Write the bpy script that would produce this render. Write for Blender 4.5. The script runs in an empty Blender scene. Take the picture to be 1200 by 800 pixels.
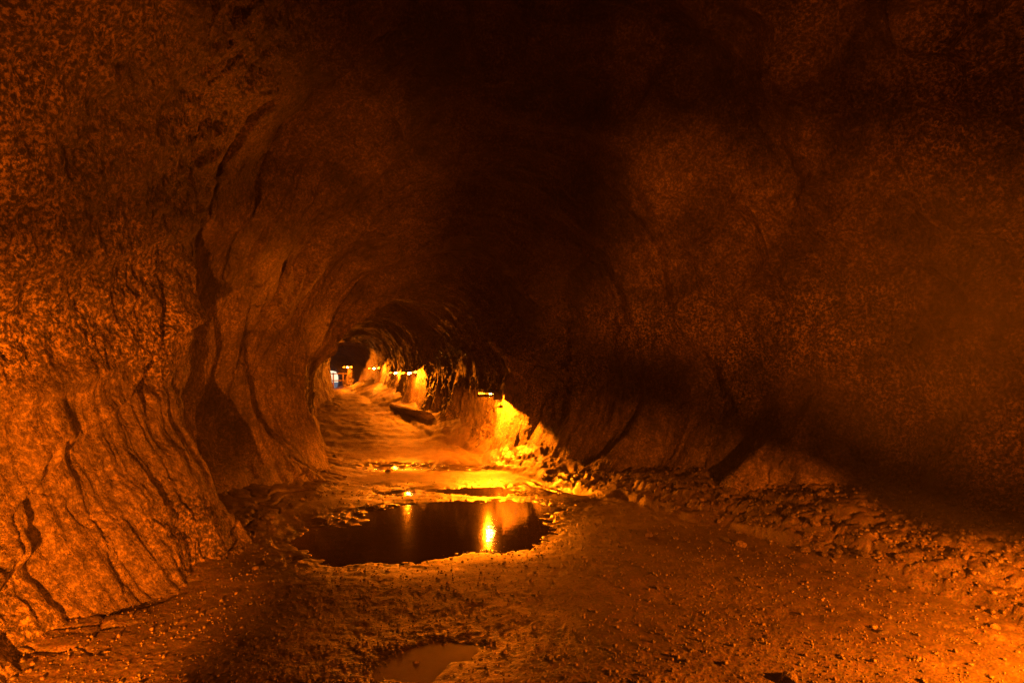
import bpy, math, random
import numpy as np
from mathutils import Vector, Matrix

rng = np.random.default_rng(7)
random.seed(7)
scene = bpy.context.scene
col = scene.collection

# ------------------------------------------------------------------ camera, sky, sun, exposure
EYE = 1.6
cam_data = bpy.data.cameras.new('camera')
cam = bpy.data.objects.new('camera', cam_data)
col.objects.link(cam)
cam.location = (0, 0, EYE)
cam.rotation_euler = (math.radians(90), 0, 0)
cam_data.sensor_width = 36
cam_data.lens = 20.0
cam_data.shift_y = 50 / 1200
cam_data.clip_start = 0.05
cam_data.clip_end = 2000
scene.camera = cam

SUN_EL, SUN_AZ = 40, 0
world = bpy.data.worlds.new('World')
scene.world = world
world.use_nodes = True
wn = world.node_tree
bg = wn.nodes['Background']
sky = wn.nodes.new('ShaderNodeTexSky')
sky.sky_type = 'NISHITA'
sky.sun_disc = False
sky.sun_elevation = math.radians(SUN_EL)
sky.sun_rotation = math.radians(SUN_AZ)
wn.links.new(sky.outputs[0], bg.inputs[0])
bg.inputs[1].default_value = 0.15
world.cycles.sampling_method = 'NONE'

sun_data = bpy.data.lights.new('sun', 'SUN')
sun_data.energy = 4.0
sun_data.angle = math.radians(0.5)
sun_data.color = (1, 0.95, 0.87)
sun = bpy.data.objects.new('sun', sun_data)
col.objects.link(sun)
_el, _az = math.radians(SUN_EL), math.radians(SUN_AZ)
to_sun = Vector((math.sin(_az) * math.cos(_el), math.cos(_az) * math.cos(_el), math.sin(_el)))
sun.rotation_euler = to_sun.to_track_quat('Z', 'Y').to_euler()
sun.location = (-12, 60, 30)

vs = scene.view_settings
vs.view_transform = 'Standard'
vs.look = 'None'
vs.exposure = -0.3
vs.gamma = 1.0
vs.use_curve_mapping = False
cy = scene.cycles
cy.use_denoising = True
cy.denoiser = 'OPENIMAGEDENOISE'
cy.denoising_input_passes = 'RGB_ALBEDO_NORMAL'
cy.denoising_prefilter = 'NONE'
cy.use_adaptive_sampling = False
cy.max_bounces = 6
cy.diffuse_bounces = 3
cy.glossy_bounces = 3
cy.volume_bounces = 0
cy.sample_clamp_indirect = 4.0
cy.caustics_reflective = False
cy.caustics_refractive = False

LAMP_COL = (1.0, 0.162, 0.0015)

# ------------------------------------------------------------------ noise
_perm = rng.permutation(256).astype(np.int32)
_perm = np.concatenate([_perm, _perm])
_g = rng.normal(size=(256, 3)).astype(np.float32)
_g /= np.linalg.norm(_g, axis=1)[:, None]

def perlin(x, y, z):
    x = np.asarray(x, np.float32); y = np.asarray(y, np.float32); z = np.asarray(z, np.float32)
    x, y, z = np.broadcast_arrays(x, y, z)
    shp = x.shape
    x = x.ravel(); y = y.ravel(); z = z.ravel()
    xf = np.floor(x); yf = np.floor(y); zf = np.floor(z)
    xi = xf.astype(np.int32) & 255; yi = yf.astype(np.int32) & 255; zi = zf.astype(np.int32) & 255
    x = x - xf; y = y - yf; z = z - zf
    u = x * x * x * (x * (x * 6 - 15) + 10)
    v = y * y * y * (y * (y * 6 - 15) + 10)
    w = z * z * z * (z * (z * 6 - 15) + 10)
    out = np.zeros_like(x)
    for dx in (0, 1):
        a = _perm[(xi + dx) & 255]
        wx = u if dx else 1 - u
        for dy in (0, 1):
            b = _perm[(a + yi + dy) & 255]
            wy = v if dy else 1 - v
            for dz in (0, 1):
                g = _g[_perm[(b + zi + dz) & 255]]
                wz = w if dz else 1 - w
                out += wx * wy * wz * (g[:, 0] * (x - dx) + g[:, 1] * (y - dy) + g[:, 2] * (z - dz))
    return (out * 1.6).reshape(shp)

def sstep(a, b, x):
    t = np.clip((x - a) / (b - a), 0, 1)
    return t * t * (3 - 2 * t)

_yy = np.linspace(-12, 60, 1441)
def curve(pts, sm=0.6):
    p = np.array(pts, float)
    v = np.interp(_yy, p[:, 0], p[:, 1])
    k = np.exp(-0.5 * (np.arange(-60, 61) * 0.05 / (sm * 0.5)) ** 2); k /= k.sum()
    v = np.convolve(np.pad(v, 60, mode='edge'), k, 'valid')
    return lambda y: np.interp(y, _yy, v)

# the tube along +Y, in metres: floor rise, walls, roof
Z0 = curve([(-10, 0), (9.5, 0), (12, .10), (19, .62), (27, 1.12), (33, 1.3), (45, 1.35)], 1.2)
XL = curve([(-10, -3.8), (0, -3.4), (3, -3.25), (4.6, -3.25), (5.7, -3.3), (6.6, -3.85), (7.6, -4.2), (8.7, -4.0), (9.8, -3.55), (11, -4.0), (12.2, -4.3),
            (14, -5.3), (17, -6.2), (20, -7.0), (25, -8.02), (29, -9.8), (33, -12.2), (36.2, -13.3), (38.4, -12.9), (45, -13)], .5)
XR = curve([(-10, 5.0), (0, 4.9), (4, 5.3), (6, 4.9), (7.5, 3.5), (9, 2.1), (10.4, .95), (11.6, -.05), (12.4, -.3), (14, -.95), (16, -1.8),
            (19, -3.15), (24, -4.75), (28, -6.35), (32, -7.6), (35, -9.0), (36.6, -10.5), (37.6, -11.9), (38.4, -12.15), (45, -12.15)], .5)
ZT = curve([(-10, 6.0), (4, 7.0), (6.5, 6.5), (8.4, 5.4), (10.3, 4.1), (11.9, 3.42), (13, 3.65), (15, 3.9), (17.5, 3.75), (20, 4.1),
            (25, 4.0), (30, 4.1), (34, 3.9), (36.5, 3.5), (37.8, 2.55), (38.4, 2.5), (45, 2.5)], .5)
XB = curve([(-10, 3.4), (2, 3.7), (3.7, 3.3), (6.3, 2.35), (8.9, .8), (11, -.75), (12, -1.0), (15, -2.4), (19, -4.1), (27, -7.2), (35, -10.6), (38, -11.9), (45, -12)], .5)
XLB = curve([(-10, -2.9), (3.2, -2.8), (5.6, -3.0), (9.3, -3.2), (12, -3.8), (15, -5.0), (20, -6.4), (25, -7.6), (29, -9.2), (33, -11.4), (45, -12.9)], .5)

# puddles: (x, y, rx, ry, angle)
PONDS = [
    [(-.80, 6.75, 1.15, 1.15), (-1.45, 5.95, .95, .85), (-.25, 7.3, .85, .62), (.25, 7.45, .55, .38), (-.45, 6.35, .75, .75)],
    [(-1.5, 8.5, .35, .22), (-.95, 8.75, .62, .22), (-.45, 8.9, .5, .16), (-.15, 8.65, .35, .14)],
    [(-2.35, 10.95, .5, .42), (-1.75, 11.0, .5, .28), (-1.25, 10.75, .5, .22)],
    [(-.52, 3.30, .26, .24), (-.36, 3.45, .2, .15)],
]
WATER_Z = [-.042, -.040, -.004, -.039]

def pond_field(x, y):
    """>0 inside a puddle, roughly metres from its rim"""
    best = np.full(np.shape(x), -9.0, np.float32)
    for p in PONDS:
        for (cx, cy_, rx, ry) in p:
            q = np.sqrt(((x - cx) / rx) ** 2 + ((y - cy_) / ry) ** 2)
            best = np.maximum(best, (1 - q) * min(rx, ry))
    return best

def cells(x, y, s, seed):
    """2-D Worley: F1, F2-F1 and the cell's random number"""
    x = np.asarray(x, np.float32) * s; y = np.asarray(y, np.float32) * s
    xi = np.floor(x).astype(np.int32); yi = np.floor(y).astype(np.int32)
    f1 = np.full(x.shape, 9, np.float32); f2 = f1.copy(); cid = np.zeros(x.shape, np.float32)
    for dx in (-1, 0, 1):
        for dy in (-1, 0, 1):
            a = _perm[(xi + dx + seed) & 255]; h = _perm[(a + yi + dy) & 255]
            px = xi + dx + h / 256.0; py = yi + dy + _perm[h + 97 & 255] / 256.0
            d = np.sqrt((x - px) ** 2 + (y - py) ** 2)
            near = d < f1
            f2 = np.where(near, f1, np.minimum(f2, d))
            cid = np.where(near, _perm[h + 31 & 255] / 256.0, cid)
            f1 = np.where(near, d, f1)
    return f1, f2 - f1, cid

def floor_base(x, y):
    w = perlin(x * .55, y * .55, 3.3) * .35
    tr = np.maximum(0, x - XB(y) + w)
    z = Z0(y) + .10 * (1 - np.exp(-tr / .6)) + np.where(y < 10.5, .17, .30) * np.minimum(tr, 3)
    tl = np.clip((XLB(y) + .6 - x + w * .8) / .75, 0, 2.5)
    z = z + .07 * tl ** 1.3
    return z, tr, tl

def floor_height(x, y):
    z, tr, tl = floor_base(x, y)
    pf = pond_field(x, y) + perlin(x * 1.7, y * 1.7, 8.1) * .16 + perlin(x * 5, y * 5, 2.1) * .08 + perlin(x * 13, y * 13, 2.7) * .03
    mb = sstep(.0, .5, tr)                       # rubble bank
    ml = sstep(.15, .8, tl)                      # broken shelf at the wall's foot
    mf = 1 - np.maximum(mb, ml)
    near = sstep(26, 10, y)
    z = z + perlin(x * .8, y * .8, 1.7) * (.028 + .05 * mb) + perlin(x * 2.3, y * 2.3, 5.1) * (.009 + .026 * np.maximum(mb, ml))
    # bowl of the puddles
    z = z - .12 * sstep(-.12, .65, pf) - .030 * sstep(-.65, .03, pf)
    # bank rubble: clinker lumps in three sizes, drawn out a little along the slope
    f1, e, c = cells(x + .25 * perlin(x * 3, y * 3, 4.), y * .8 + .25 * perlin(x * 3, y * 3, 9.), 4.2, 3)
    z = z + mb * (.014 * (1 - f1 ** 2) * (c > .25) + .012 * c) * near
    f1, e, c = cells(x, y, 12.0, 11)
    z = z + (mb * .024 + ml * .008 + mf * .0015) * np.sqrt(np.clip(1 - f1 * f1 * 1.3, 0, 1)) * (c > .3)
    z = z + mb * near * sstep(1.6, .6, tr) * .028 * np.sin(tr * 15 + 2.5 * perlin(x * .9, y * .9, 41.)) * sstep(-.3, .3, perlin(x * 1.6, y * 1.6, 42.))
    # broken crust at the left
    f1, e, c = cells(x * 1.0 + .3 * perlin(x * 2, y * 2, 7.), y * .62 + .3 * perlin(x * 2, y * 2, 1.), 3.0, 19)
    z = z + ml * (.03 * c - .022 * (1 - sstep(0, .12, e)))
    # ruts that run along the foot of the bank
    sx_ = x - XB(y) + .12 * perlin(x * .7, y * .7, 95.)
    for off, wd, dp in ((-.30, .05, .022), (.02, .07, .035), (.30, .06, .03)):
        t = (sx_ - off + .05 * perlin(x * 3.5, y * 3.5, 96. + off)) / wd
        z = z + near * dp * (.9 * np.exp(-(t - 1.4) ** 2) - np.exp(-t * t)) * sstep(-.25, .25, perlin(x * 1.4, y * 1.4, 97. + off))
    # a drain line along the foot of the bank
    z = z - .06 * np.exp(-((tr - .12) / .07) ** 2) * sstep(.1, .6, perlin(x * .9, y * .9, 6.) + .35) * near
    z = z + (perlin(x * 1.3, y * 1.3, 61.) * .05 + perlin(x * 4.3, y * 4.3, 62.) * .022) * sstep(11.5, 14, y)
    # gravel
    dry = .35 + .65 * sstep(.1, -.25, pf)
    patch = sstep(-.25, .35, perlin(x * 1.1, y * 1.1, 11.))
    shore = np.exp(-(pf / .2) ** 2) * sstep(4.2, 4.8, y)
    z = z + perlin(x * 9, y * 9, 2.5) * (.0055 * (dry + 1.4 * mb) + .009 * shore) + perlin(x * 21, y * 21, 12.5) * .008 * shore
    f1, e, c = cells(x, y, 26.0, 5)
    z = z + .0048 * (.6 + .4 * patch) * dry * np.clip(.75 - f1, 0, 1) * (c > .35) * (1 + 3.0 * mb)
    f1, e, c = cells(x, y, 46.0, 77)
    z = z + .0028 * dry * np.clip(.75 - f1, 0, 1) * (c > .3) * (1 + 1.6 * mb)
    z = z + perlin(x * 38, y * 38, 4.5) * .0032 * dry * (.7 + .3 * patch)
    return z, pf, mb, ml

def grid_mesh(name, P, wrap=False):
    """P: (rows, cols, 3) -> one mesh"""
    r, c = P.shape[:2]
    idx = np.arange(r * c, dtype=np.int32).reshape(r, c)
    if wrap:
        idx = np.concatenate([idx, idx[:, :1]], 1)
    q = np.stack([idx[:-1, :-1], idx[1:, :-1], idx[1:, 1:], idx[:-1, 1:]], -1).reshape(-1, 4)
    me = bpy.data.meshes.new(name)
    me.vertices.add(r * c)
    me.vertices.foreach_set('co', np.ascontiguousarray(P, np.float32).ravel())
    me.loops.add(q.size)
    me.loops.foreach_set('vertex_index', q.ravel())
    me.polygons.add(len(q))
    me.polygons.foreach_set('loop_start', np.arange(0, q.size, 4, dtype=np.int32))
    me.polygons.foreach_set('use_smooth', np.ones(len(q), bool))
    me.update(calc_edges=True)
    return me

def attr(me, name, v):
    a = me.attributes.new(name, 'FLOAT', 'POINT')
    a.data.foreach_set('value', np.ascontiguousarray(v, np.float32).ravel())

# ------------------------------------------------------------------ materials
def new_mat(name):
    m = bpy.data.materials.new(name)
    m.use_nodes = True
    nt = m.node_tree
    for n in list(nt.nodes):
        nt.nodes.remove(n)
    out = nt.nodes.new('ShaderNodeOutputMaterial')
    b = nt.nodes.new('ShaderNodeBsdfPrincipled')
    nt.links.new(b.outputs[0], out.inputs[0])
    return m, nt, b

def N(nt, kind, **kw):
    n = nt.nodes.new(kind)
    for k, v in kw.items():
        if k in n.bl_rna.properties:
            setattr(n, k, v)
        else:
            n.inputs[k.replace('_', ' ')].default_value = v
    return n

def noise(nt, vec, scale, detail=3, rough=.6):
    n = nt.nodes.new('ShaderNodeTexNoise')
    n.inputs['Scale'].default_value = scale
    n.inputs['Detail'].default_value = detail
    n.inputs['Roughness'].default_value = rough
    nt.links.new(vec, n.inputs['Vector'])
    return n.outputs['Fac']

def ramp(nt, fac, stops):
    r = nt.nodes.new('ShaderNodeValToRGB')
    e = r.color_ramp.elements
    while len(e) < len(stops):
        e.new(.5)
    for el, (p, c) in zip(e, stops):
        el.position = p
        el.color = (*c, 1) if len(c) == 3 else c
    nt.links.new(fac, r.inputs[0])
    return r.outputs[0]

def math_(nt, op, a, b=None, clamp=False):
    n = nt.nodes.new('ShaderNodeMath')
    n.operation = op
    n.use_clamp = clamp
    for i, v in enumerate((a, b)):
        if v is None:
            continue
        if isinstance(v, (int, float)):
            n.inputs[i].default_value = v
        else:
            nt.links.new(v, n.inputs[i])
    return n.outputs[0]

def mix(nt, mode, fac, a, b):
    n = nt.nodes.new('ShaderNodeMix')
    n.data_type = 'RGBA'
    n.blend_type = mode
    for s, v in ((n.inputs[0], fac), (n.inputs[6], a), (n.inputs[7], b)):
        if hasattr(v, 'is_output'):
            nt.links.new(v, s)
        else:
            s.default_value = v if isinstance(v, (int, float)) else (*v, 1)
    return n.outputs[2]

def bump(nt, h, strength, dist, prev=None):
    n = nt.nodes.new('ShaderNodeBump')
    n.inputs['Strength'].default_value = strength
    n.inputs['Distance'].default_value = dist
    nt.links.new(h, n.inputs['Height'])
    if prev is not None:
        nt.links.new(prev, n.inputs['Normal'])
    return n.outputs[0]

def rock_material():
    m, nt, b = new_mat('lava_rock')
    geo = nt.nodes.new('ShaderNodeNewGeometry')
    P = geo.outputs['Position']
    big = noise(nt, P, 1.1, 4)
    mid = noise(nt, P, 9, 4, .65)
    fine = noise(nt, P, 31, 5, .75)
    at = N(nt, 'ShaderNodeAttribute', attribute_name='rough')
    c1 = ramp(nt, mid, [(.28, (.028, .021, .016)), (.55, (.08, .062, .048)), (.75, (.13, .103, .08))])
    c2 = ramp(nt, fine, [(.42, (.05, .045, .04)), (.49, (.4, .4, .4)), (.58, (2.5, 2.4, 2.3))])
    c = mix(nt, 'MULTIPLY', math_(nt, 'ADD', math_(nt, 'MULTIPLY', at.outputs['Fac'], .55), .45), c1, c2)
    c3 = ramp(nt, big, [(.36, (.45, .42, .4)), (.62, (1.4, 1.35, 1.3))])
    c = mix(nt, 'MULTIPLY', 1.0, c, c3)
    nt.links.new(c, b.inputs['Base Color'])
    r = ramp(nt, mid, [(.3, (.42, .42, .42)), (.7, (.75, .75, .75))])
    nt.links.new(r, b.inputs['Roughness'])
    b.inputs['Specular IOR Level'].default_value = .5
    h1 = noise(nt, P, 25, 5, .72)
    h2 = noise(nt, P, 120, 2, .6)
    k = bump(nt, h1, 1.0, .045)
    k = bump(nt, h2, .7, .008, k)
    nt.links.new(k, b.inputs['Normal'])
    return m

def floor_material():
    m, nt, b = new_mat('cave_floor')
    geo = nt.nodes.new('ShaderNodeNewGeometry')
    P = geo.outputs['Position']
    wet = N(nt, 'ShaderNodeAttribute', attribute_name='wet').outputs['Fac']
    mid = noise(nt, P, 6, 4, .65)
    fine = noise(nt, P, 60, 3, .7)
    vor = nt.nodes.new('ShaderNodeTexVoronoi')
    vor.inputs['Scale'].default_value = 75
    nt.links.new(P, vor.inputs['Vector'])
    c1 = ramp(nt, mid, [(.3, (.04, .03, .023)), (.55, (.085, .066, .05)), (.75, (.125, .098, .075))])
    c2 = ramp(nt, fine, [(.35, (.25, .23, .22)), (.5, (.8, .8, .8)), (.68, (1.5, 1.45, 1.4))])
    c = mix(nt, 'MULTIPLY', .9, c1, c2)
    grain = mix(nt, 'MIX', .5, (.9, .9, .9), vor.outputs['Color'])
    c = mix(nt, 'MULTIPLY', .6, c, grain)
    c = mix(nt, 'MULTIPLY', math_(nt, 'MULTIPLY', wet, .95), c, (.28, .26, .24))
    nt.links.new(c, b.inputs['Base Color'])
    r = math_(nt, 'SUBTRACT', .62, math_(nt, 'MULTIPLY', wet, .36))
    nt.links.new(r, b.inputs['Roughness'])
    k = bump(nt, vor.outputs['Distance'], .4, .005)
    k = bump(nt, fine, .5, .008, k)
    k = bump(nt, noise(nt, P, 170, 2, .6), .5, .004, k)
    nt.links.new(k, b.inputs['Normal'])
    return m

def plain(name, c, rough=.6, metal=0, var=.35, scale=14, bmp=.3, dist=.004):
    m, nt, b = new_mat(name)
    geo = nt.nodes.new('ShaderNodeNewGeometry')
    n = noise(nt, geo.outputs['Position'], scale, 4, .65)
    lo = tuple(v * (1 - var) for v in c); hi = tuple(min(1, v * (1 + var)) for v in c)
    nt.links.new(ramp(nt, n, [(.3, lo), (.7, hi)]), b.inputs['Base Color'])
    b.inputs['Roughness'].default_value = rough
    b.inputs['Metallic'].default_value = metal
    nt.links.new(bump(nt, n, bmp, dist), b.inputs['Normal'])
    return m

def emit_mat(name, c, s):
    m, nt, b = new_mat(name)
    b.inputs['Base Color'].default_value = (.8, .7, .5, 1)
    b.inputs['Emission Color'].default_value = (*c, 1)
    b.inputs['Emission Strength'].default_value = s
    return m

def water_material():
    m, nt, b = new_mat('puddle_water')
    geo = nt.nodes.new('ShaderNodeNewGeometry')
    n = noise(nt, geo.outputs['Position'], 8, 3, .55)
    b.inputs['Base Color'].default_value = (.035, .024, .016, 1)
    b.inputs['Roughness'].default_value = .07
    b.inputs['IOR'].default_value = 1.333
    nt.links.new(bump(nt, n, .12, .012), b.inputs['Normal'])
    return m

def mud_material():
    m, nt, b = new_mat('shallow_mud')
    geo = nt.nodes.new('ShaderNodeNewGeometry')
    n = noise(nt, geo.outputs['Position'], 9, 4, .6)
    nt.links.new(ramp(nt, n, [(.3, (.032, .024, .018)), (.7, (.055, .042, .032))]), b.inputs['Base Color'])
    b.inputs['Roughness'].default_value = .5
    nt.links.new(bump(nt, noise(nt, geo.outputs['Position'], 60, 3), .25, .004), b.inputs['Normal'])
    return m

MUD = mud_material()
ROCK = rock_material()
FLOOR = floor_material()
WATER = water_material()
GLOW = emit_mat('lamp_glow', (1, .45, .08), 260)
METAL = plain('dark_painted_metal', (.05, .045, .04), .45, .6, .4, 30)
CABLE = plain('black_rubber', (.02, .018, .016), .6)
WOOD = plain('weathered_timber', (.24, .17, .11), .75, 0, .4, 22)
STEPM = plain('pale_concrete', (.7, .7, .68), .85, 0, .2, 9)
EARTH = plain('outdoor_earth', (.16, .13, .09), .9, 0, .4, 4)
LEAF = plain('fern_green', (.06, .12, .03), .55, 0, .4, 20)

def link(name, me, mat, parent=None, loc=None):
    o = bpy.data.objects.new(name, me)
    if mat is not None and not me.materials:
        me.materials.append(mat)
    col.objects.link(o)
    if parent is not None:
        o.parent = parent
    if loc is not None:
        o.location = loc
    return o

def tag(o, label, cat, group=None):
    o['label'] = label
    o['category'] = cat
    if group:
        o['group'] = group
    return o

# ------------------------------------------------------------------ the cave wall
def axis(parts):
    out = []
    for a, b, d0, d1 in parts:                 # step grows from d0 to d1
        y = a
        while y < b:
            out.append(y)
            y += d0 + (d1 - d0) * (y - a) / (b - a)
    out.append(parts[-1][1])
    return np.array(out)

ys = axis([(-8, 0, .35, .1), (0, 2.4, .08, .022), (2.4, 12.4, .0155, .0175), (12.4, 20, .02, .05), (20, 38.4, .07, .11)])
# angle from the right foot over the roof to the left foot; finer on the two walls
u = np.linspace(0, 1, 640)
dens = 1 - .55 * np.exp(-((u - .5) / .16) ** 2) + .25 * np.exp(-((u - .88) / .12) ** 2)
cd = np.cumsum(1 / dens); cd = (cd - cd[0]) / (cd[-1] - cd[0])
cum = np.cumsum(dens); cum = (cum - cum[0]) / (cum[-1] - cum[0])
u = np.interp(u, cum, u)
phi = np.radians(-46 + 272 * u)

def section(Y, ph):
    xl, xr, zt, z0 = XL(Y), XR(Y), ZT(Y), Z0(Y)
    a = (xr - xl) / 2; xc = (xr + xl) / 2
    zc = z0 + np.minimum(1.45, .55 * (zt - z0))
    cs, sn = np.cos(ph), np.sin(ph)
    ex = 2 / 2.05
    X = xc + a * np.sign(cs) * np.abs(cs) ** ex
    b = np.where(sn > 0, zt - zc, np.where(cs < 0, 2.7, 2.25) * (zc - z0) / 1.45)
    Z = zc + b * np.sign(sn) * np.abs(sn) ** ex
    return X, Z

YY, PH = np.meshgrid(ys, phi, indexing='ij')
# the sections are drawn a little askew so that rings do not stand exactly square
XX, ZZ = section(YY, PH)
BASE = np.stack([XX, YY, ZZ], -1).astype(np.float32)
dY = np.gradient(BASE, axis=0); dP = np.gradient(BASE, axis=1)
NRM = np.cross(dY, dP); NRM /= np.linalg.norm(NRM, axis=-1, keepdims=True) + 1e-9
xc = ((XL(YY) + XR(YY)) / 2)
zc = Z0(YY) + 1.6
sgn = np.sign(NRM[..., 0] * (XX - xc) + NRM[..., 2] * (ZZ - zc))
NRM *= np.where(sgn == 0, 1, sgn)[..., None]       # outward

x, y, z = BASE[..., 0], BASE[..., 1], BASE[..., 2]
arc = PH * 2.6                                   # rough length round the section
left = sstep(.55, .75, (PH - math.radians(-46)) / math.radians(272))
low = sstep(2.0, 1.2, z - Z0(y).astype(np.float32))
calm = 1 - .55 * sstep(10.5, 12.5, y)
disp = (perlin(x * .33, y * .33, z * .33) * .40 + perlin(x * .8 + 9, y * .8, z * .8) * .17) * calm
wx = perlin(x * .6, y * .6, z * .6 + 5) * .5
# crooked rings and flow ledges round the throat
for (yk, A, w, sd) in ((5.35, .06, .22, 1), (6.5, .20, .42, 2), (7.5, .12, .24, 3), (8.3, .16, .3, 4), (9.2, .15, .26, 5), (10.1, .16, .3, 6),
                       (11.9, .16, .3, 7), (13.6, .14, .25, 8), (15.4, .2, .35, 9), (17.6, .28, .4, 10), (20.5, .22, .4, 11), (23, .2, .4, 12), (26, .25, .5, 13)):
    t = (y + perlin(arc * .55, yk, sd * 3.7) * .75 + wx * .35 - yk - .22 * (PH - 1.57) * (yk < 9)) / w
    amp = .72 + .28 * sstep(-.35, .45, perlin(arc * .35, yk * 2.1, sd * 1.3))
    disp = disp - A * (.55 if yk > 12.5 else 1.15) * amp * np.where(t < 0, np.exp(-t * t * .35), np.exp(-t * t * 6))
# longitudinal flow ledges: shelves left by the draining lava
for (zl, A, w) in ((1.9, .05, .14), (2.9, .05, .18)):
    t = (z - Z0(y) - zl - .28 * perlin(y * .35, zl * 7, x * .1) - .45 * (y - 5) * (PH > 1.6)) / w
    disp = disp - A * sstep(9, 6.5, y) * np.where(t > 0, np.exp(-t * t * .5), np.exp(-t * t * 5))
# the lip of the narrower bore
t = (y - 11.55 + wx * .25 + .18 * perlin(arc * .8, 5., 91.)) / .34
disp = disp - .32 * sstep(1.7, 2.6, z) * np.where(t < 0, np.exp(-t * t * .3), np.exp(-t * t * 9))
# the left wall: an overhanging crust that climbs away, a deep crevice, a hollow, and folds in the wall across
ls = (PH > 1.6)
jag = perlin(y * 2.2, z * 2.2, 71.) * .16 + perlin(y * 7, z * 7, 72.) * .05
t = (z - (.83 + .65 * (y - 3.67)) - jag * 1.6) / .12
disp = disp - .12 * ls * sstep(6.6, 5.6, y) * np.where(t > 0, np.exp(-t * .22), np.exp(-t * t * 3))
disp = disp + .26 * ls * np.exp(-((y - 6.1 + .10 * (z - 3) + jag) / .055) ** 2) * sstep(1.9, 2.4, z) * sstep(5.0, 4.3, z)
disp = disp + .16 * ls * np.exp(-((y - 5.35 - .25 * (z - 2) + jag) / .06) ** 2) * sstep(1.2, 1.6, z) * sstep(2.9, 2.4, z)
disp = disp + .16 * ls * np.exp(-((y - 6.7 + .22 * (z - 1) + jag) / .07) ** 2) * sstep(1.9, 1.5, z)
disp = disp + .34 * ls * np.exp(-((y - 7.7) / .55) ** 2 - ((z - 1.15) / .6) ** 2)
rs = (PH < 1.57) * sstep(4.5, 6.5, y) * sstep(12, 10.5, y)
disp = disp + rs * (perlin(y * 1.25 + wx, arc * .22, 81.) * .18 + perlin(y * 2.9 + wx, arc * .3, 82.) * .06)
up_r = (1 - left) * sstep(1.6, 3.0, z) * sstep(9.5, 7, y)
rid = 1 - np.abs(perlin(x * 1.1, y * .8 + .5 * wx, z * 1.1 + 17)) * 2.4
disp = disp - up_r * (.16 * np.clip(rid, 0, 1) ** 3 + .10 * perlin(x * 1.9, y * 1.9, z * 1.9 + 23))
# streaks running down the walls
yw = y + wx * .4
st = perlin(yw * 2.6, arc * .30, 1.5) * .04 + perlin(yw * 7, arc * .4, 7.5) * .022 + perlin(yw * 17, arc * .6, 3.5) * .017 + perlin(yw * 36, arc * .9, 13.5) * .006
throat = sstep(5.2, 6.6, y) * np.maximum(left, sstep(2.4, 3.4, z)) * 1.5
disp = disp + st * (.25 + .75 * np.maximum(low * (1 + .6 * left), throat))
# rough skin
rough = sstep(-.25, .35, perlin(x * .7, y * .7, z * .7 + 31) + .45 * (1 - low) - .1) * (1 - .6 * throat)
n1 = perlin(x * 3.1, y * 3.1, z * 3.1)
disp = disp + n1 * .045 + perlin(x * 6.5, y * 6.5, z * 6.5) * .026 * (.3 + rough)
disp = disp + perlin(x * 13, y * 13, z * 13) * .024 * (.25 + .75 * rough)
disp = disp + perlin(x * 27, y * 27, z * 27) * .013 * (.2 + .8 * rough)
# cracks
ck = np.abs(perlin(x * .75 + 3, y * .75, z * .5) + perlin(x * 4, y * 4, z * 4) * .09 + perlin(x * 11, y * 11, z * 11) * .04)
disp = disp + .08 * (1 - sstep(.0, .022, ck)) * sstep(.0, .4, perlin(x * .5, y * .5 + 40, z * .5))
ck2 = np.abs(perlin(x * 1.3 + 13, y * 1.3, z * 1.1) + perlin(x * 5, y * 5, z * 5 + 3) * .06)
disp = disp + .05 * (1 - sstep(.0, .022, ck2)) * sstep(.05, .35, perlin(x * .6 + 7, y * .6, z * .6)) * (1 - left * low)
# a slot carved into the roof so that its middle stays out of the light
disp = disp + .75 * np.exp(-((x + .45 + wx * .5) / .55) ** 2) * sstep(2.5, 4.0, z) * sstep(1.0, 3.0, y) * sstep(8.0, 6.2, y)

# keep the far end true to size
disp = disp * (1 - .75 * sstep(33, 37.5, y)) * np.where(y > 37.6, .4, 1)
WALL = BASE + NRM * disp[..., None]
# hold both walls to their plan at eye height
kern = np.exp(-0.5 * (np.arange(-40, 41) * .05 / .35) ** 2); kern /= kern.sum()
yg = np.arange(-8, 38.4, .05)
def plan_fix(seg, want):
    zz = np.argmin(np.abs(WALL[:, seg, 2] - (Z0(ys) + 1.35)[:, None]), 1)
    got = WALL[np.arange(len(ys)), np.arange(len(phi))[seg][zz], 0]
    e = np.interp(yg, ys, want(ys) - got)
    e = np.convolve(np.pad(e, 40, mode='edge'), kern, 'valid')
    return np.interp(ys, yg, e)
half = len(phi) // 2
eR = plan_fix(slice(0, half), XR); eL = plan_fix(slice(half, len(phi)), XL)
wR = sstep(-.15, .6, np.cos(PH)); wL = sstep(-.15, .6, -np.cos(PH))
WALL[..., 0] += eR[:, None] * wR + eL[:, None] * wL
wall_me = grid_mesh('cave_wall', WALL)
attr(wall_me, 'rough', rough)
cave_wall = link('cave_wall', wall_me, ROCK)
cave_wall['kind'] = 'structure'

# the tube's blind end behind the visitor
ring = WALL[0]
cen = ring.mean(0)
rows = [ring]
for f in (.8, .6, .4, .2, .02):
    rr = cen + (ring - cen) * f
    rr[:, 1] -= (1 - f) * 1.5 + perlin(rr[:, 0] * .8, 3., rr[:, 2] * .8) * .35 * (1 - f)
    rows.append(rr)
bk = link('rear_cave_wall', grid_mesh('rear_cave_wall', np.array(rows)), ROCK)
bk['kind'] = 'structure'

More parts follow.
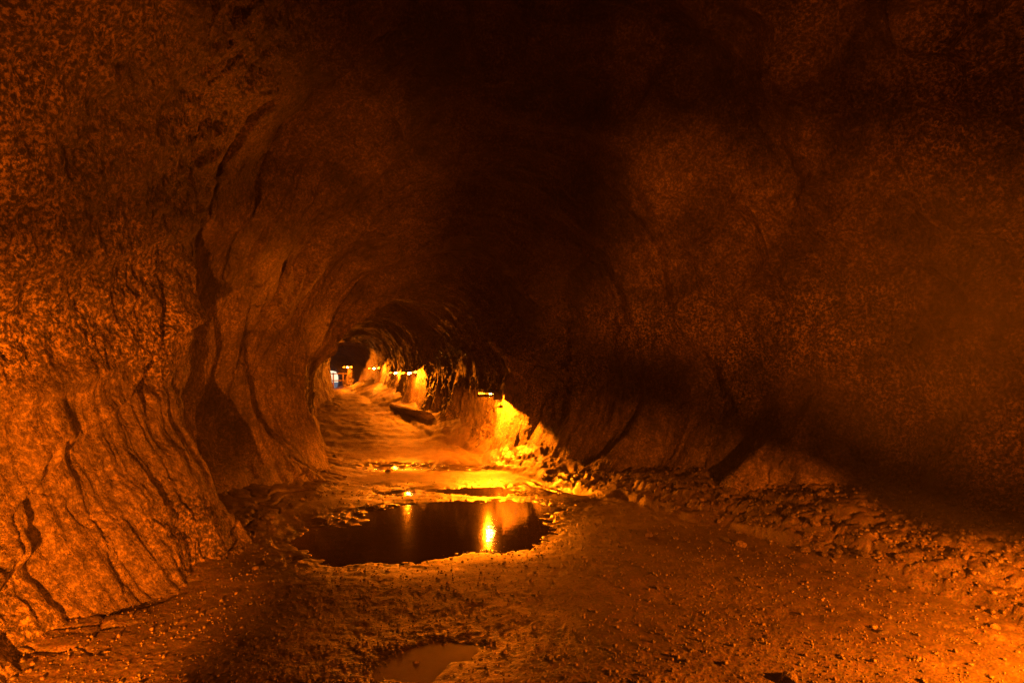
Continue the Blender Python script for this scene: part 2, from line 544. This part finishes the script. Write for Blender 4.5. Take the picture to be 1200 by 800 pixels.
# ------------------------------------------------------------------ the floor
ang = np.radians(np.concatenate([np.linspace(-46, 46, 800), np.linspace(46, 314, 150)[1:-1]]))
rad = np.concatenate([np.linspace(.02, 2.4, 40)[:-1], axis([(2.4, 13, .008, .034), (13, 44, .06, .3)])])
R_, A_ = np.meshgrid(rad, ang, indexing='ij')
FX, FY = (R_ * np.sin(A_)).astype(np.float32), (R_ * np.cos(A_)).astype(np.float32)
FZ, PF, MB, ML = floor_height(FX, FY)
keep = FY
FL = np.stack([FX, FY, FZ], -1)
# the sheet stops where the daylight begins
FL[..., 1] = np.minimum(FL[..., 1], 39.0)
floor_me = grid_mesh('cave_floor', FL, wrap=True)
wetv = np.clip(.9 * sstep(-.8, .05, PF) + .3 * sstep(.1, .5, perlin(FX * .6, FY * .6, 21.)) * (1 - MB), 0, 1)
attr(floor_me, 'wet', wetv)
cave_floor = link('cave_floor', floor_me, FLOOR)
cave_floor['kind'] = 'structure'

def floor_z(px, py):
    return float(floor_height(np.array([px], np.float32), np.array([py], np.float32))[0][0])

def wall_x(py, pz, side):
    """x of the displaced wall at a height"""
    i = int(np.argmin(np.abs(ys - py)))
    row = WALL[i]
    h = len(row) // 2
    seg = row[:h] if side > 0 else row[h:]
    return float(seg[np.argmin(np.abs(seg[:, 2] - pz)), 0])

# ------------------------------------------------------------------ puddles
for k, p in enumerate(PONDS):
    x0 = min(c[0] - c[2] for c in p) - .5; x1 = max(c[0] + c[2] for c in p) + .5
    y0 = min(c[1] - c[3] for c in p) - .4; y1 = max(c[1] + c[3] for c in p) + .4
    gx, gy = np.meshgrid(np.linspace(x0, x1, 40), np.linspace(y0, y1, 40), indexing='ij')
    cxm, cym = (x0 + x1) / 2, (y0 + y1) / 2
    # round the sheet's corners off so that it ends under the gravel
    th = np.arctan2((gy - cym) / (y1 - y0), (gx - cxm) / (x1 - x0))
    sq = np.maximum(np.abs(np.cos(th)), np.abs(np.sin(th)))
    gx = cxm + (gx - cxm) * sq * 1.05; gy = cym + (gy - cym) * sq * 1.05
    me = grid_mesh('puddle', np.stack([gx, gy, np.full_like(gx, WATER_Z[k])], -1))
    w = link('puddle', me, MUD if k == 3 else WATER)
    w['kind'] = 'structure'

# ------------------------------------------------------------------ small mesh helper
class MB_:
    def __init__(s):
        s.v, s.f = [], []
    def box(s, c, d, M=None):
        b = len(s.v)
        for dz in (-.5, .5):
            for dx, dy in ((-.5, -.5), (.5, -.5), (.5, .5), (-.5, .5)):
                p = Vector((dx * d[0], dy * d[1], dz * d[2]))
                if M is not None:
                    p = M @ p
                s.v.append(tuple(Vector(c) + p))
        for q in ((0, 3, 2, 1), (4, 5, 6, 7), (0, 1, 5, 4), (1, 2, 6, 5), (2, 3, 7, 6), (3, 0, 4, 7)):
            s.f.append(tuple(b + i for i in q))
        return s
    def tube(s, pts, r, n=8):
        pts = [Vector(p) for p in pts]
        b = len(s.v)
        for i, p in enumerate(pts):
            t = (pts[min(i + 1, len(pts) - 1)] - pts[max(i - 1, 0)]).normalized()
            a = t.orthogonal().normalized()
            if i and a.dot(pa) < 0:
                a = -a
            if i:
                a = (pa - t * pa.dot(t)).normalized()
            pa = a
            c = t.cross(a)
            rr = r[i] if hasattr(r, '__len__') else r
            for k in range(n):
                g = 2 * math.pi * k / n
                s.v.append(tuple(p + (a * math.cos(g) + c * math.sin(g)) * rr))
        for i in range(len(pts) - 1):
            for k in range(n):
                k2 = (k + 1) % n
                s.f.append((b + i * n + k, b + i * n + k2, b + (i + 1) * n + k2, b + (i + 1) * n + k))
        s.f.append(tuple(b + k for k in range(n))[::-1])
        e = b + (len(pts) - 1) * n
        s.f.append(tuple(e + k for k in range(n)))
        return s
    def build(s, name, mat, parent=None, smooth=False, loc=None):
        me = bpy.data.meshes.new(name)
        me.from_pydata(s.v, [], s.f)
        if smooth:
            me.polygons.foreach_set('use_smooth', [True] * len(me.polygons))
        return link(name, me, mat, parent, loc)

# ------------------------------------------------------------------ lamps
def lamp(loc, facing, label, power, hood=(.46, .34), tilt=0.0, roll=0.0, cheek=0.0, box=False, louver=0.0, lip=.048):
    """a hooded cave lamp: local -Y points away from the wall, the hood lies over the bulb"""
    root = bpy.data.objects.new('cave_lamp', None)
    col.objects.link(root)
    root.location = loc
    root.rotation_euler = (tilt, roll, facing)
    tag(root, label, 'lamp', 'hooded lamps along the tube')
    W, D = hood
    m = MB_().box((0, 0, .0), (W, D, .012))
    m.build('hood', METAL, root)
    m = MB_()                                           # slotted front lip
    nt_ = 9
    for i in range(nt_):
        m.box((-W / 2 + (i + .5) * W / nt_, -D / 2 + .006, -.022), (W / nt_ * .62, .008, .031))
    m.box((0, -D / 2 + .006, -(.038 + lip) / 2), (W, .008, lip - .038))
    m.build('slotted_lip', METAL, root)
    MB_().box((0, D / 2 - .012, -.05), (.10, .02, .09)).build('back_plate', METAL, root)
    MB_().tube([(0, D / 2 - .02, -.07), (0, .12, -.07), (0, .085, -.068)], .018).build('socket', METAL, root, True)
    MB_().tube([(0, .09, -.066), (0, .07, -.066), (0, .04, -.066), (0, 0, -.066), (0, -.03, -.066), (0, -.04, -.066)],
               [.014, .028, .036, .038, .026, .008], 12).build('bulb', GLOW, root, True)
    MB_().tube([(W * .32, D / 2 - .03, .0), (W * .40, D / 2 - .01, .14), (W * .46, D / 2 + .12, .26)], .014).build('bracket', METAL, root, True)
    if box:  # panels added to hold the beam to the streaked wall
        MB_().box((0, D / 2 - .03, -.10), (W * .9, .012, .185)).build('added_rear_panel', METAL, root)
        for sx in (-1, 1):
            MB_().box((sx * (W / 2 - .02), .0, -.10), (.010, D * .94, .185)).build('added_side_panel', METAL, root)
        MB_().tube([(0, D / 2 - .06, -.19), (0, D / 2 - .06, -loc[2] - .05)], .02).build('stake', METAL, root, True)
    if louver:  # plate added to cut the beam off from below
        MB_().box((0, 0, -louver), (W, D, .010)).build('added_louver', METAL, root)
    if not box and not louver:  # lips added to keep light off the walls above the lamp
        MB_().box((0, D / 2 - .006, -.044), (W, .008, .074)).build('added_rear_lip', METAL, root)
        MB_().box((-W / 2 + .006, .0, -.042), (.008, D * .94, .070)).build('added_side_lip', METAL, root)
    if cheek:  # plate added to block the light towards one side
        MB_().box((W / 2 - .008, .02, -.006 - cheek / 2), (.008, D * .96, cheek)).build('added_cheek', METAL, root)
    ld = bpy.data.lights.new('lamp_light', 'POINT')
    ld.energy = power * .165
    ld.color = LAMP_COL
    ld.shadow_soft_size = .012
    lo = bpy.data.objects.new('lamp_light', ld)
    col.objects.link(lo)
    lo.parent = root
    lo.location = (0, -.074, -.07)
    return root

def at(px, py, Y):
    return Vector(((px - 600) / 666.67 * Y, Y, EYE - (py - 450) / 666.67 * Y))


GR = 'hooded lamps along the tube'
F0 = math.radians(-32)
lamp(at(574, 459, 11.6), F0, 'hooded lamp on a corner of rock beside the broad pool', 15500, cheek=.15, tilt=.06, lip=.088, hood=(.38, .34))
lamp(at(479, 435, 19), F0, 'hooded lamp lighting a pale curved rib of wall beyond the pools', 4800, tilt=.14)
lamp(at(463, 435, 24), F0, 'dimmer hooded lamp farther along the curving wall', 1800, tilt=.12)
lamp(at(438, 430, 28), F0, 'bare bright lamp above the lit far bank', 3400, tilt=.05)
lamp(at(407, 429, 34.6), F0, 'bright lamp on the rock pillar where the railing ends', 3800)
lamp((3.4, 2.3, .74), math.radians(246), 'low tilted lamp at the foot of the rubble bank', 19500, hood=(.6, .34), tilt=-.04, roll=-.13)
lamp((-1.55, 1.0, .55), math.radians(228), 'floodlight with added box panels turned to the streaked wall', 32000, hood=(.22, .34), tilt=-.3, box=True)
lamp((-2.7, -1.5, 1.5), math.radians(135), 'unseen lamp with an added louvre aimed at the high wall above the rubble bank', 38000, hood=(.2, .6), tilt=-.13, roll=-.34, louver=.115, cheek=.11)

def hit_floor(px, py, y0=2.5, y1=37.0):
    """where the line of sight through a point of the picture meets the floor"""
    Y = np.linspace(y0, y1, 3000).astype(np.float32)
    X = (px - 600) / 666.67 * Y
    Z = EYE - (py - 450) / 666.67 * Y
    F = floor_height(X, Y)[0]
    k = np.argmax(Z < F) if (Z < F).any() else len(Y) - 1
    return Vector((float(X[k]), float(Y[k]), float(F[k])))

# ------------------------------------------------------------------ cables
def cable(pts, r, label):
    m = MB_()
    P = [Vector(p) for p in pts]
    out = []
    for a, b in zip(P[:-1], P[1:]):
        for t in np.linspace(0, 1, 6)[:-1]:
            q = a.lerp(b, float(t))
            out.append(q + Vector((random.uniform(-.012, .012), random.uniform(-.012, .012), random.uniform(0, .01))))
    out.append(P[-1])
    o = m.tube(out, r, 7).build('power_cable', CABLE, None, True)
    tag(o, label, 'cable')
c0, c1, c2 = hit_floor(570, 500), hit_floor(567, 512), hit_floor(558, 524)
cable([at(586, 474, 11.75), c0 + Vector((.04, .1, .22)), c0 + Vector((0, 0, .03)), c1 + Vector((0, 0, .03)), c2 + Vector((0, 0, .02))], .022,
      'black cable trailing down the rock from the hooded lamp by the pool')

# ------------------------------------------------------------------ stones
def ico(sub):
    import bmesh
    bm = bmesh.new()
    bmesh.ops.create_icosphere(bm, subdivisions=sub, radius=1)
    v = np.array([p.co[:] for p in bm.verts], np.float32)
    f = np.array([[q.index for q in p.verts] for p in bm.faces], np.int32)
    bm.free()
    return v, f

stone_meshes = []
iv, jf = ico(2)
for k in range(6):
    d = 1 + .35 * perlin(iv[:, 0] * 1.1 + 7 * k, iv[:, 1] * 1.1, iv[:, 2] * 1.1) + .22 * perlin(iv[:, 0] * 2.6, iv[:, 1] * 2.6 + 5 * k, iv[:, 2] * 2.6)
    v = iv * d[:, None] * np.array([1, .8 + .1 * (k % 3), .6 + .05 * k])
    me = bpy.data.meshes.new('lava_stone')
    me.from_pydata(v.tolist(), [], jf.tolist())
    me.materials.append(ROCK)
    stone_meshes.append(me)

def stone(x, y, size, label, group, sink=.25):
    o = bpy.data.objects.new('lava_stone', random.choice(stone_meshes))
    col.objects.link(o)
    o.location = (x, y, floor_z(x, y) + size * (.6 - sink) * .6)
    o.rotation_euler = (random.uniform(-.4, .4), random.uniform(-.4, .4), random.uniform(0, 6.28))
    o.scale = (size, size, size)
    tag(o, label, 'stone', group)

k = 0
while k < 80:
    y = random.uniform(3.6, 9.5)
    x = float(XB(y)) + random.uniform(-.1, 1.5)
    if abs(x / y) > .93:
        continue
    sz_ = random.choice((.02, .024, .028, .03, .036, .042, .05))
    what = 'small' if sz_ < .03 else 'fist-sized' if sz_ < .045 else 'large knobbly'
    where = 'where the rubble bank meets the open gravel' if x < XB(y) + .25 else 'high on the rubble bank against the wall' if x > XB(y) + .95 else 'halfway up the rubble bank'
    stone(x, y, sz_, f'{what} lava stone {where}', f'{what} stones {where}')
    k += 1
k = 0
while k < 12:
    y = random.uniform(3.6, 10)
    x = float(XLB(y)) + random.uniform(.0, .8)
    if abs(x / y) > .93:
        continue
    stone(x, y, random.choice((.025, .03, .04)), 'lava stone on the broken shelf at the foot of the streaked wall', 'stones of the broken shelf', .35)
    k += 1
for (px, py, sz) in ((488, 781, .035), (770, 690, .02), (1035, 742, .035), (925, 797, .05), (868, 640, .06), (760, 628, .05), (455, 552, .05)):
    p = hit_floor(px, py)
    stone(p.x, p.y, sz, 'single small stone lying loose on the open gravel floor', 'loose stones on the open floor', .2)
slab = [hit_floor(460, 477), hit_floor(478, 483), hit_floor(502, 490)]
ledge = MB_().tube([slab[0] + Vector((-.1, .1, 0)), slab[0] + Vector((0, 0, .05)), slab[1] + Vector((0, 0, .06)), slab[2] + Vector((0, 0, .05)), slab[2] + Vector((.2, -.1, 0))],
                   [.03, .12, .15, .13, .04], 9).build('lava_ledge', METAL if False else ROCK, None, True)
tag(ledge, 'long dark ledge of lava lying across the lit slope beyond the pools', 'rock')

# gravel, beyond counting
n = 15000
r_ = 2.5 + 7 * rng.random(n) ** 1.5
a_ = np.radians(rng.uniform(-45, 45, n))
gx, gy = r_ * np.sin(a_), r_ * np.cos(a_)
ok = (gx > XLB(gy) - .1) & (gx < XB(gy) + 2.2) & (pond_field(gx, gy) < .05)
clump = perlin(gx * 1.3, gy * 1.3, 51.) + rng.normal(0, .35, n)
ok &= clump > -.45
gx, gy = gx[ok].astype(np.float32), gy[ok].astype(np.float32)
n = len(gx)
gz = floor_height(gx, gy)[0]
onb = sstep(0, .35, gx - XB(gy))
sz = (.004 + .004 * rng.random(n) + .012 * rng.random(n) ** 9) * (1 + .7 * onb) + .012 * onb * rng.random(n) ** 5
bv, bf = ico(1)
keepf = bf
V = bv[None] * sz[:, None, None] * (1 + .5 * (rng.random((n, len(bv), 1)) - .5)) * rng.uniform(.6, 1.2, (n, 1, 3))
th = rng.uniform(0, 6.28, n)
cs, sn = np.cos(th)[:, None], np.sin(th)[:, None]
V = np.stack([V[..., 0] * cs - V[..., 1] * sn, V[..., 0] * sn + V[..., 1] * cs, V[..., 2]], -1)
V += np.stack([gx, gy, gz + sz * .25], -1)[:, None]
F = (keepf[None] + (np.arange(n) * len(bv))[:, None, None]).reshape(-1, 3)
me = bpy.data.meshes.new('gravel')
me.vertices.add(n * len(bv)); me.vertices.foreach_set('co', V.astype(np.float32).ravel())
me.loops.add(F.size); me.loops.foreach_set('vertex_index', F.astype(np.int32).ravel())
me.polygons.add(len(F)); me.polygons.foreach_set('loop_start', np.arange(0, F.size, 3, dtype=np.int32))
me.update(calc_edges=True)
g = link('gravel', me, FLOOR)
g['kind'] = 'stuff'
tag(g, 'loose dark gravel scattered over the cave floor', 'gravel')

# ------------------------------------------------------------------ the far end: pillar, railing, daylight
iv3, jf3 = ico(4)
pc = Vector((-10.05, 35.1, 1.2))
h = (iv3[:, 2] + 1) / 2
rad_ = .62 - .40 * sstep(0, .55, h) + .10 * sstep(.7, 1, h)
v = np.stack([iv3[:, 0] * rad_ + .12 * h, iv3[:, 1] * rad_, h * 1.62], -1)
d = 1 + .35 * perlin(v[:, 0] * 3, v[:, 1] * 3, v[:, 2] * 3) + .2 * perlin(v[:, 0] * 8, v[:, 1] * 8, v[:, 2] * 8)
v[:, :2] *= d[:, None]
me = bpy.data.meshes.new('rock_pillar')
me.from_pydata((v + np.array(pc)).tolist(), [], jf3.tolist())
tag(link('rock_pillar', me, ROCK), 'knobbly rock pillar carrying a lamp near the daylight', 'rock')

rl = bpy.data.objects.new('railing', None)
col.objects.link(rl)
rl.location = (-11.3, 35.9, 1.3)
tag(rl, 'timber railing of two bars between the daylight opening and the pillar', 'railing')
for zz, r in ((.96, .035), (.52, .033)):
    MB_().tube([(-.12, .05, zz), (.35, .0, zz + .01), (.8, -.05, zz + .0), (1.15, -.1, zz + .02)], r, 8).build('rail', WOOD, rl, True)
for xx in (0, .62):
    MB_().tube([(xx, .07, -.1), (xx, .07, .5), (xx, .07, 1.02)], .045, 8).build('post', WOOD, rl, True)

tx, ty = np.meshgrid(np.linspace(-42, 22, 120), np.concatenate([np.linspace(38.7, 46, 40), np.linspace(46.5, 74, 40)]), indexing='ij')
tz = 1.2 + .10 * perlin(tx * .4, ty * .4, 2.) - .01 * np.maximum(0, ty - 44) + .8 * sstep(47, 80, ty) * perlin(tx * .06, ty * .06, 5.)
gnd = link('ground', grid_mesh('ground', np.stack([tx, ty, tz], -1)), EARTH)
gnd['kind'] = 'structure'

sr = bpy.data.objects.new('stairway', None)
col.objects.link(sr)
sr.location = (-12.9, 40.1, 1.2)
tag(sr, 'pale stone steps climbing into daylight outside the opening', 'stairs')
for i in range(3):
    MB_().box((0, .16 + .33 * i, .09 + .09 * i), (2.2, .325, .18 + .18 * i)).build('step', STEPM, sr)

# ------------------------------------------------------------------ the damp air
hz = MB_().box((-10, 32.5, 3.9), (68, 87, 10.6)).build('haze', None)
hm = bpy.data.materials.new('damp_air')
hm.use_nodes = True
for nd in list(hm.node_tree.nodes):
    hm.node_tree.nodes.remove(nd)
ho = hm.node_tree.nodes.new('ShaderNodeOutputMaterial')
pv = hm.node_tree.nodes.new('ShaderNodeVolumePrincipled')
pv.inputs['Color'].default_value = (.9, .9, .9, 1)
pv.inputs['Density'].default_value = .0012
pv.inputs['Anisotropy'].default_value = .3
hm.node_tree.links.new(pv.outputs[0], ho.inputs['Volume'])
hz.data.materials.append(hm)
hz['kind'] = 'stuff'
tag(hz, 'thin damp haze filling the tube', 'haze')

# a drift of steam hanging by the high wall, thinning out towards its edge
mv, mf_ = ico(3)
me = bpy.data.meshes.new('steam')
me.from_pydata(mv.tolist(), [], mf_.tolist())
st_ = bpy.data.objects.new('steam', me)
col.objects.link(st_)
st_.location = (3.85, 4.6, 2.2)
st_.scale = (1.9, 2.0, 2.0)
sm = bpy.data.materials.new('warm_steam')
sm.use_nodes = True
nt = sm.node_tree
for nd in list(nt.nodes):
    nt.nodes.remove(nd)
ho = nt.nodes.new('ShaderNodeOutputMaterial')
pv = nt.nodes.new('ShaderNodeVolumePrincipled')
tc = nt.nodes.new('ShaderNodeTexCoord')
gr = nt.nodes.new('ShaderNodeTexGradient')
gr.gradient_type = 'QUADRATIC_SPHERE'
nt.links.new(tc.outputs['Object'], gr.inputs['Vector'])
nz = noise(nt, tc.outputs['Object'], 1.6, 2, .5)
dens = math_(nt, 'MULTIPLY', math_(nt, 'MULTIPLY', gr.outputs['Fac'], 1.0), math_(nt, 'MULTIPLY', nz, nz))
nt.links.new(dens, pv.inputs['Density'])
pv.inputs['Color'].default_value = (.9, .9, .9, 1)
pv.inputs['Anisotropy'].default_value = .2
nt.links.new(pv.outputs[0], ho.inputs['Volume'])
me.materials.append(sm)
st_['kind'] = 'stuff'
tag(st_, 'soft drift of steam hanging before the high wall', 'steam')
